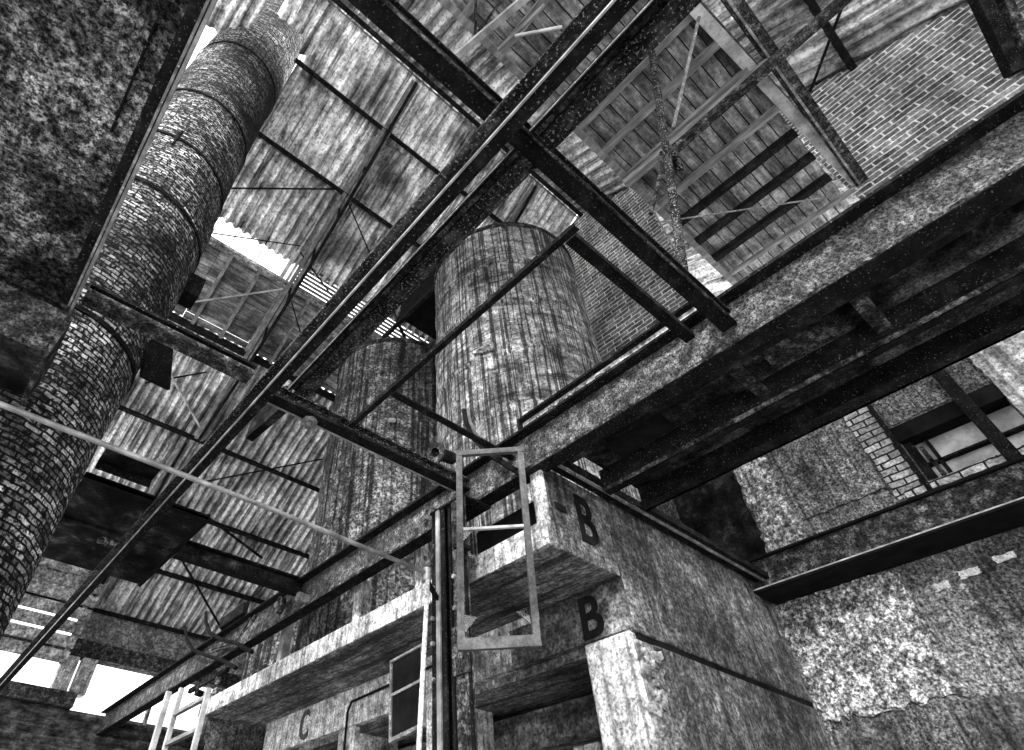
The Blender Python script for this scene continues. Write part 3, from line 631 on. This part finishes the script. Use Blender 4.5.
for z in (2.65, 2.85, 3.0, 3.2):
    for y in (YP + .09, YP - .12): MB().cyl((2.28, y, z), (2.30, y, z), .014, n=8).build('bolt', 'steel_edge', sf)
MB().box(2.29, 2.56, YP - .235, YP + .12, 3.742, 3.758).build('cap_plate', 'black_rust', st)

# long girders
lg = thing('long_girder', 'long slim double girder running the length of the hall, lowest of all', 'girder', (.76, 4, 3.74))
y0, y1 = -1.2, YF
MB().box(.742, .758, y0, y1, 3.735, 3.86).build('web', 'black_rust', lg)
MB().box(.758, .80, y0, y1, 3.735, 3.75).build('bottom_flange', 'black_rust', lg)
MB().box(.70, .742, y0, y1, 3.79, 3.805).build('ledge', 'speckled_rust', lg)
MB().box(.736, .744, y0, y1, 3.730, 3.742).build('lit_edge', 'pipe_steel', lg)  # pale strip painted in for the highlight along this edge
MB().box(.758, .80, y0, y1, 3.845, 3.86).build('top_flange', 'black_rust', lg)
l2 = ibeam('wide_girder', 'wide speckled girder right of the long slim one, at crossbeam level', 'girder', (1.0, -1.2, ZL), (1.0, 2.45, ZL), .085, .13, tw=.02, mats=('speckled_rust', 'speckled_rust', 'black_rust'))
MB().box(.925, .965, -1.2, 2.45, ZL + .02, ZL + .04).build('ledge', 'grey_rust', l2)
MB().box(.91, .925, -1.2, 2.45, ZL + .0, ZL + .03).build('lip', 'black_rust', l2)
MB().box(.905, .91, -1.2, 2.45, ZL - .002, ZL + .004).build('lit_edge', 'steel_edge', l2)  # edge highlight done as a pale strip
# crossbeams
cb = [('crossbeam between the long girder and the stanchion top', .88, G - .075, 2.52), ('near crossbeam from the top edge to the platform', -.6, G - .08, .53)]
t = ibeam('crossbeam', 'steel crossbeam from the wide girder to the stanchion head', 'beam', (.84, 2.585, ZL), (G - .009, 2.585, ZL), .085, .10, group='crossbeams between the girders', mats=('black_rust', 'speckled_rust', 'speckled_rust'))
MB().bar((.84, 2.632, ZL), (2.40, 2.632, ZL), .010, .016).build('lip', 'pipe_steel', t)
q = A(309, 424, Z=ZL - .03); nt_ = MB().cyl(q, q + Vector((0, 0, .04)), .05, n=6); nt_.cyl(q - Vector((0, 0, .03)), q, .022, n=10); nt_.build('bolt', 'steel_edge', t)
t = ibeam('crossbeam', 'steel crossbeam from the tank corner over the chimney front to the long girder', 'beam', (-.255, 2.50, ZL), (.69, 2.50, ZL), .10, .07, group='crossbeams between the girders', mats=('grey_rust', 'grey_rust', 'black_rust'))
MB().cyl((-.25, 2.445, ZL), (.69, 2.445, ZL), .014, n=10).cyl((-.25, 2.55, ZL), (.69, 2.55, ZL), .012, n=10).build('lip', 'grey_rust', t)
t = ibeam('crossbeam', 'near steel crossbeam from the top edge of the picture to the platform', 'beam', (-1.2, .505, ZL - .02), (G - .009, .505, ZL - .02), .085, .12, group='crossbeams between the girders', mats=('black_rust', 'black_rust', 'black_rust'))
MB().bar((-1.2, .468, ZL - .022), (G - .08, .468, ZL - .022), .008, .012).build('lip', 'grey_rust', t)
# light angle frame
single('angle_bar', MB().angle((1.40, .64, ZL + .03), (1.40, 2.54, ZL + .03), .034, .03, .008), 'black_rust', 'thin black angle bar running in front of the silos parallel to the girder', 'bar', 'light angle bars of the frame in front of the silos')
single('angle_bar', MB().angle((1.44, 2.13, ZL + .03), (G - .009, 2.13, ZL + .03), .05, .04, .01), 'black_rust', 'thin black angle bar from the frame corner to the girder by the window frame', 'bar', 'light angle bars of the frame in front of the silos')
single('angle_bar', MB().angle((1.46, .68, ZL + .06), (G - .009, .68, ZL + .06), .06, .05, .012, flip=-1), 'black_rust', 'heavier black angle bar in front of the brick wall beside the near crossbeam', 'bar', 'light angle bars of the frame in front of the silos')
# beam and landing on the left
ibeam('landing_beam', 'steel beam from the dark landing plate to the runway girder', 'beam', (1.212, 5.0, ZL + .02), (G - .009, 5.0, ZL + .02), .12, .15, mats=('black_rust', 'soot_plate', 'black_rust'))
ld = thing('landing', 'sooty black steel landing plate hung beside the chimney', 'landing', (.7, 5.2, 3.95))
MB().box(.23, 1.20, 4.30, 5.88, 3.98, 4.0).build('plate', 'soot_plate', ld)
MB().box(.23, 1.18, 4.98, 5.03, 3.955, 3.98).build('rib', 'soot_plate', ld)
MB().box(.23, 1.18, 4.30, 4.33, 3.97, 4.02).build('rim', 'flat_black', ld)
MB().box(1.18, 1.21, 4.30, 5.88, 3.96, 4.03).build('rim', 'flat_black', ld)
q = A(107, 541, Z=3.978); wp = MB()
for i in range(14): wp.cyl(q + Vector((random.gauss(0, .05), random.gauss(0, .025), -.002)), q + Vector((random.gauss(0, .05), random.gauss(0, .03), .004)), .03, n=7)
wp.build('worn_patch', 'plate_rust', ld)
sp = thing('shelf_plate', 'small dark shelf plate above the landing beside the chimney', 'landing', (.45, 3.9, 4.05))
MB().box(.26, .66, 3.93, 4.16, 4.05, 4.07).build('plate', 'soot_plate', sp); MB().box(.26, .66, 4.155, 4.17, 3.99, 4.06).build('lip', 'black_rust', sp)
single('hung_panel', MB().prism([(-.03, 0), (.03, 0), (.03, .22), (-.03, .22)], A(249, 440, Z=4.2), A(284, 410, Z=4.2)), 'soot_plate', 'small dark panel hanging below the crossbeam right of the long girder', 'plate')

# big tank floor upper left
tk = thing('tank', 'underside of a large rusty steel tank filling the upper left corner', 'tank', (-1.8, .6, ZL))
MB().box(-3.4, -.34, -1.6, 2.58, ZL + .01, ZL + .03).build('floor_plate', 'plate_rust', tk)
MB().box(-.345, -.30, -1.6, 2.64, ZL - .03, ZL + .03).build('edge_flange', 'black_rust', tk)
MB().box(-.30, -.29, -1.6, 2.64, ZL - .045, ZL - .03).build('lit_edge', 'steel_edge', tk)  # highlight on the tank edge put into a pale strip
MB().box(-.30, -.285, -1.6, 2.64, ZL - .04, ZL + .05).build('side_plate', 'grey_rust', tk)
MB().box(-.285, -.272, -1.6, 2.64, ZL - .042, ZL - .02).build('lit_edge', 'pipe_steel', tk)  # second painted highlight line of the tank edge
MB().box(-3.4, -.285, 2.58, 2.98, ZL - .03, ZL + .02).build('end_flange', 'speckled_rust', tk)
MB().box(-3.4, -.285, 2.57, 2.60, ZL - .06, ZL).build('lip', 'plate_rust', tk)
MB().box(-1.4, -.45, .9, .915, ZL, ZL + .02).build('seam', 'black_rust', tk)
MB().bar((-.42, 1.05, ZL + .005), (-.42, 1.55, ZL + .005), .008, .012).build('crack', 'black_rust', tk)
t2 = thing('hopper', 'second rusty plate below the tank end at the left edge', 'hopper', (-.8, 2.8, 3.5))
MB().box(-2.0, -.27, 2.62, 3.08, 3.62, 3.64).build('floor_plate', 'soot_plate', t2)
MB().box(-.275, -.25, 2.62, 3.08, 3.57, 3.86).build('side_plate', 'grey_rust', t2)
MB().box(-2.0, -.275, 2.60, 2.63, 3.59, 3.86).build('end_plate', 'grey_rust', t2)

# pipes by the stanchion
zpipe = A(427, 573, X=2.12).z; yj = A(427, 573, X=2.12).y
pp = thing('water_pipe', 'thin bright pipe crossing from the left edge to the stanchion and down', 'pipe', (2.12, yj, 1))
MB().tube([A(-30, 392, Z=zpipe), A(0, 404, Z=zpipe) , A(255, 502.6, Z=zpipe - .004), A(427, 573, X=2.12)], .0135, 10).build('level_pipe', 'pipe_steel', pp, smooth=True)
MB().tube([A(428, 575, X=2.12), A(419, 745, X=2.07), A(417, 790, X=2.06)], .014, 10).build('down_pipe', 'white_paint', pp, smooth=True)
el = MB().cyl((2.12, yj, zpipe - .05), (2.12, yj, zpipe + .03), .024, n=12).build('elbow', 'pipe_steel', pp)
q = A(428, 566, X=2.12); MB().tube([q, q + Vector((.0, -.03, .06)), q + Vector((0, -.06, .12))], .012).tube([q, q + Vector((0, .03, .07))], .011).build('tap', 'grey_rust', el)
MB().bar((2.13, yj, zpipe - .06), (2.285, YP + .04, zpipe - .08), .02, .03).build('clip', 'black_rust', pp)

# hanging window frames
def casement(name, label, quad, X, bars, wood, glass, w=.035):
    P4 = [A(*q, X=X) for q in quad]     # TL TR BR BL
    t = thing(name, label, 'window frame', (P4[3] + P4[2]) / 2)
    n = (P4[1] - P4[0]).cross(P4[3] - P4[0]).normalized()
    names = ('top_rail', 'stile', 'bottom_rail', 'stile')
    for i in range(4):
        ex = (P4[(i + 1) % 4] - P4[i]).normalized() * (w / 2 if i in (0, 2) else -w / 2 - .002)
        MB().bar(P4[i] - ex, P4[(i + 1) % 4] + ex, .03, w * (1.5 if i == 2 else 1), (P4[3] - P4[0]) if i in (0, 2) else (P4[1] - P4[0])).build(names[i], wood, t, bevel=.003)
    for f in bars: MB().bar(P4[0].lerp(P4[3], f), P4[1].lerp(P4[2], f), .018, .016).build('glazing_bar', 'pale_timber', t)
    return t, P4
# the open sash is turned to face the camera: build it on a plane facing the hall
def facing(px, py, d): 
    c = ((px - PX) / F, (py - PY) / F, 1.0); v = Vector([sum(R[q][k] * c[q] for q in range(3)) for k in range(3)])
    h = Vector((v.x, v.y)).dot(Vector((math.cos(0.90), math.sin(0.90)))); return CAM + v * (d / h)
_A = A
def sash(name, label, quad, d, bars, wood, w):
    global A
    A = lambda px, py, X=None: facing(px, py, d)
    r = casement(name, label, quad, 0, bars, wood, None, w); A = _A
    return r
cs, P4 = sash('casement', 'open wooden window frame without panes hanging beside the stanchion', ((459, 454), (520, 450), (537, 641), (461, 645)), 2.95, (.46,), 'frame_grey', .038)
for f_, sgn in ((.52, 1), (.66, 1), (.93, -1), (.95, 1)):
    e = P4[0].lerp(P4[3], f_) if sgn > 0 else P4[1].lerp(P4[2], f_); o_ = (P4[1] - P4[0]).normalized() * sgn
    mbs = MB(); b_ = mbs.pts([e + o_ * .02, e + o_ * .02 + Vector((0, 0, .09)), e + o_ * .09 + Vector((0, 0, .07)), e + o_ * .022 + Vector((0, .004, 0)), e + o_ * .022 + Vector((0, .004, .09)), e + o_ * .092 + Vector((0, .004, .07))])
    mbs.face((b_, b_ + 1, b_ + 2)); mbs.face((b_ + 5, b_ + 4, b_ + 3))
    for i in range(3): mbs.face((b_ + i, b_ + 3 + i, b_ + 3 + (i + 1) % 3, b_ + (i + 1) % 3))
    mbs.build('glass_shard', 'clear_glass', cs)
MB().box(2.2, 2.30, 2.38, 2.44, 3.32, 3.345).build('hinge_arm', 'black_rust', cs)
c2, Q4 = casement('casement', 'small metal window frame left of the stanchion below the canopy', ((392, 662), (423, 645), (424, 725), (391, 741)), 2.42, (.45,), 'steel_edge', None, .016)
mbs = MB(); nn_ = (Q4[1] - Q4[0]).cross(Q4[3] - Q4[0]).normalized() * .004
b_ = mbs.pts(Q4 + [p_ + nn_ for p_ in Q4]); mbs.face((b_, b_ + 1, b_ + 2, b_ + 3)); mbs.face((b_ + 7, b_ + 6, b_ + 5, b_ + 4))
for i in range(4): mbs.face((b_ + i, b_ + 4 + i, b_ + 4 + (i + 1) % 4, b_ + (i + 1) % 4))
mbs.build('pane', 'flat_black', c2)

# bent bars and flange on the girder
bb = thing('bent_rail', 'curved black strip arching over the girder above the window frame', 'bar', A(490, 445, X=2.42))
MB().tube([_A(*q, X=2.40) for q in ((464, 410), (466, 422), (472, 436), (482, 447), (494, 457), (508, 466), (522, 474))], .021, 6).build('strip', 'flat_black', bb)
MB().tube([_A(*q, X=2.36) for q in ((468, 409), (470, 421), (476, 434), (486, 445))], .012, 6).build('lit_edge', 'frame_grey', bb)  # highlight of the curved strip, done as a paler tube
fl = thing('flanged_pipe', 'short flanged pipe end with a round hole above the stanchion head', 'pipe', A(438, 453, X=2.45))
q = _A(437, 453, X=2.45); a_ = (Vector((-.75, -.22, -.30))).normalized()
MB().cyl(q - a_ * .25, q, .055, n=18).build('pipe', 'black_rust', fl)
mbr = MB(); n_ = 20; u_ = Vector((0, 0, 1)); u_ = (u_ - a_ * a_.dot(u_)).normalized(); w_ = a_.cross(u_)
rr_ = [mbr.pts([q + a_ * d + (w_ * math.cos(2 * math.pi * i / n_) + u_ * math.sin(2 * math.pi * i / n_)) * r for i in range(n_)]) for d, r in ((0, .085), (.03, .085), (.03, .04), (-.03, .04))]
for a, c in zip(rr_, rr_[1:]):
    for i in range(n_): mbr.face((a + i, a + (i + 1) % n_, c + (i + 1) % n_, c + i))
mbr.build('flange', 'grey_rust', fl)
for i, pl in enumerate((((206, 612), (206, 622), (210, 633), (222, 640), (236, 643), (252, 652)), ((185, 627), (187, 640), (193, 650), (208, 656), (222, 660), (236, 668)))):
    single('curved_hook', MB().tube([_A(*q, X=2.40) for q in pl], .022, 6), 'flat_black', ('right hand curved iron hook on the far end of the girder', 'left hand curved iron hook on the far end of the girder')[i], 'hook', 'curved hooks on the girder')
cb_ = MB()
for o_ in (0, 5, 9): cb_.tube([_A(*q, X=2.40) for q in ((205 + o_, 655 - o_), (228 + o_, 647 - o_), (243 + o_, 632 - o_), (250 + o_, 618 - o_ * .6))], .012, 6)
single('cable', cb_, 'grey_rust', 'loose cables curling over the girder beside the hooks', 'cable')
single('pulley_box', MB().box(2.36, 2.42, 6.1, 6.7, 4.08, 4.2), 'black_rust', 'dark bearing box on the girder behind the hooks', 'box')
pu = thing('pulley', 'small pulley wheel clamped on the girder left of the valve', 'pulley', _A(282, 606, X=2.42))
q = _A(282, 606, X=2.42); MB().cyl(q - Vector((.05, 0, 0)), q, .085, n=20).build('wheel', 'grey_rust', pu); MB().cyl(q - Vector((.07, 0, 0)), q + Vector((.02, 0, 0)), .03, n=12).build('hub', 'steel_edge', pu)
q = _A(303, 598, X=2.42); single('bolt_head', MB().cyl(q - Vector((.06, 0, 0)), q + Vector((.055, 0, 0)), .045, n=6), 'steel_edge', 'large bolt head on the girder web right of the pulley', 'bolt')

# ladder-like trestle posts at lower left
la = thing('ladder', 'pale timber ladder standing under the far end of the girder', 'ladder', (2.49, 7.4, 0))
for px, pxb in ((182, 163), (209, 194)):
    a0 = _A(px, 688, X=2.45); MB().bar((2.45, a0.y, 0), (2.45, a0.y, a0.z), .04, .06).build('stile', 'pale_timber', la, bevel=.006)
ya, yb = _A(182, 688, X=2.45).y, _A(209, 688, X=2.45).y
for z in (2.2, 2.5, 2.8, 3.1, 3.4): MB().bar((2.45, ya, z), (2.45, yb, z), .05, .04).build('rung', 'joist', la)
single('timber_post', MB().bar((2.45, 8.15, 0), (2.45, 8.15, 3.74), .05, .07), 'pale_timber', 'pale timber post under the girder just left of the ladder', 'post', bevel=.006)
sh = thing('cross_frame', 'steel cross frame bridging from the girder to the drum', 'frame', (2.9, 6.9, 3.6))
MB().bar((2.57, 6.9, 3.62), (3.05, 7.1, 3.62), .08, .08).build('bar', 'grey_rust', sh); MB().bar((2.57, 7.5, 3.62), (3.05, 7.7, 3.62), .06, .06).build('bar', 'black_rust', sh); MB().bar((2.62, 6.8, 3.72), (2.62, 7.9, 3.72), .04, .05).build('rail', 'grey_rust', sh)

# ------------------------------------------------------------------ platform at right
pf = thing('platform', 'dark underside of the heavy steel platform at the right', 'platform', (2.9, 0, 3.77))
xa, xb = G + .0085, 3.40
MB().box(xa, xb, -3.2, 1.74, 3.90, 3.92).build('deck_plate', 'deck_plate', pf)
MB().box(xa, xa + .14, -3.2, 1.74, 3.783, 3.795).build('ledge', 'soot_plate', pf)
MB().box(xb - .02, xb, -3.2, 1.74, 3.72, 3.92).build('side_channel', 'black_rust', pf)
MB().box(xb - .09, xb, -3.2, 1.74, 3.72, 3.735).build('side_flange', 'black_rust', pf)
MB().box(2.99, 3.005, -3.2, 1.78, 3.74, 3.90).build('bearer_web', 'black_rust', pf)
MB().cyl((2.99, -3.2, 3.745), (2.99, 1.78, 3.745), .014, n=10).build('bearer_edge', 'grey_rust', pf)
MB().box(3.01, 3.06, -3.2, 1.78, 3.735, 3.75).build('bearer_flange', 'black_rust', pf)
for y in (.66, .03, -.8): MB().angle((xa + .08, y, 3.797), (2.985, y, 3.797), .07, .09, .014).build('cross_angle', 'grey_rust', pf)
for y in (1.35,): MB().box(2.72, 2.93, y - .2, y + .2, 3.86, 3.90).build('opening', 'flat_black', pf)
MB().box(2.62, 2.96, .14, .50, 3.885, 3.90).build('patch_plate', 'grey_rust', pf)
MB().box(3.05, 3.12, -.75, -.2, 3.87, 3.90).build('slot_bar', 'grey_rust', pf)
ec = thing('end_channel', 'pair of dark channels along the top of the bunker side to the wall', 'beam', (3.9, 1.82, 3.8))
MB().bar((2.56, 1.845, 3.83), (XR - .14, 1.845, 3.83), .06, .10).build('channel', 'black_rust', ec)
MB().bar((2.56, 1.805, 3.775), (XR - .14, 1.805, 3.775), .016, .02).build('lip', 'steel_edge', ec)
MB().bar((3.42, 1.765, 3.80), (XR - .14, 1.765, 3.80), .03, .05).build('channel', 'black_rust', ec)
wbm = thing('wall_beam', 'heavy steel beam along the right wall below the window', 'beam', (XR - .12, 0, 3.66))
MB().box(XR - .21, XR - .19, -3.2, 1.88, 3.65, 3.945).build('web', 'grey_rust', wbm)
MB().box(XR - .38, XR - .005, -3.2, 1.86, 3.632, 3.65).build('bottom_flange', 'flat_black', wbm)  # shade under the flange put into its black
MB().box(XR - .25, XR - .005, -3.2, 1.88, 3.945, 3.962).build('top_flange', 'flat_black', wbm)
MB().box(XR - .382, XR - .372, -3.2, 1.86, 3.648, 3.658).build('lit_edge', 'pipe_steel', wbm)  # painted highlight along the front of the flange
single('wall_post', MB().bar((XR - .1, -.09, 3.964), (XR - .1, -.09, 5.75), .09, .07), 'black_rust', 'thick dark post on the wall beam across the right wall window', 'post')
single('wall_post', MB().bar((XR - .06, .44, 3.964), (XR - .06, .44, 5.6), .035, .035), 'black_rust', 'thin dark upright on the brick strip left of the window', 'post')

# ------------------------------------------------------------------ light
w = bpy.data.worlds.new('sky'); S.world = w; w.use_nodes = True
bg = w.node_tree.nodes['Background']; bg.inputs['Color'].default_value = (1, 1, 1, 1); bg.inputs['Strength'].default_value = 2.0
sd = bpy.data.lights.new('sun', 'SUN'); sd.energy = 4.5; sd.angle = math.radians(12)
so = bpy.data.objects.new('sun', sd); COL.objects.link(so)
so.rotation_euler = Vector((.78, .40, -.55)).to_track_quat('-Z', 'Y').to_euler()
for o in list(bpy.data.objects):
    if '_o' in o: del o['_o']
vs = S.view_settings; vs.view_transform = 'Standard'; vs.look = 'None'; vs.exposure = 0.65; vs.gamma = 1; vs.use_curve_mapping = False
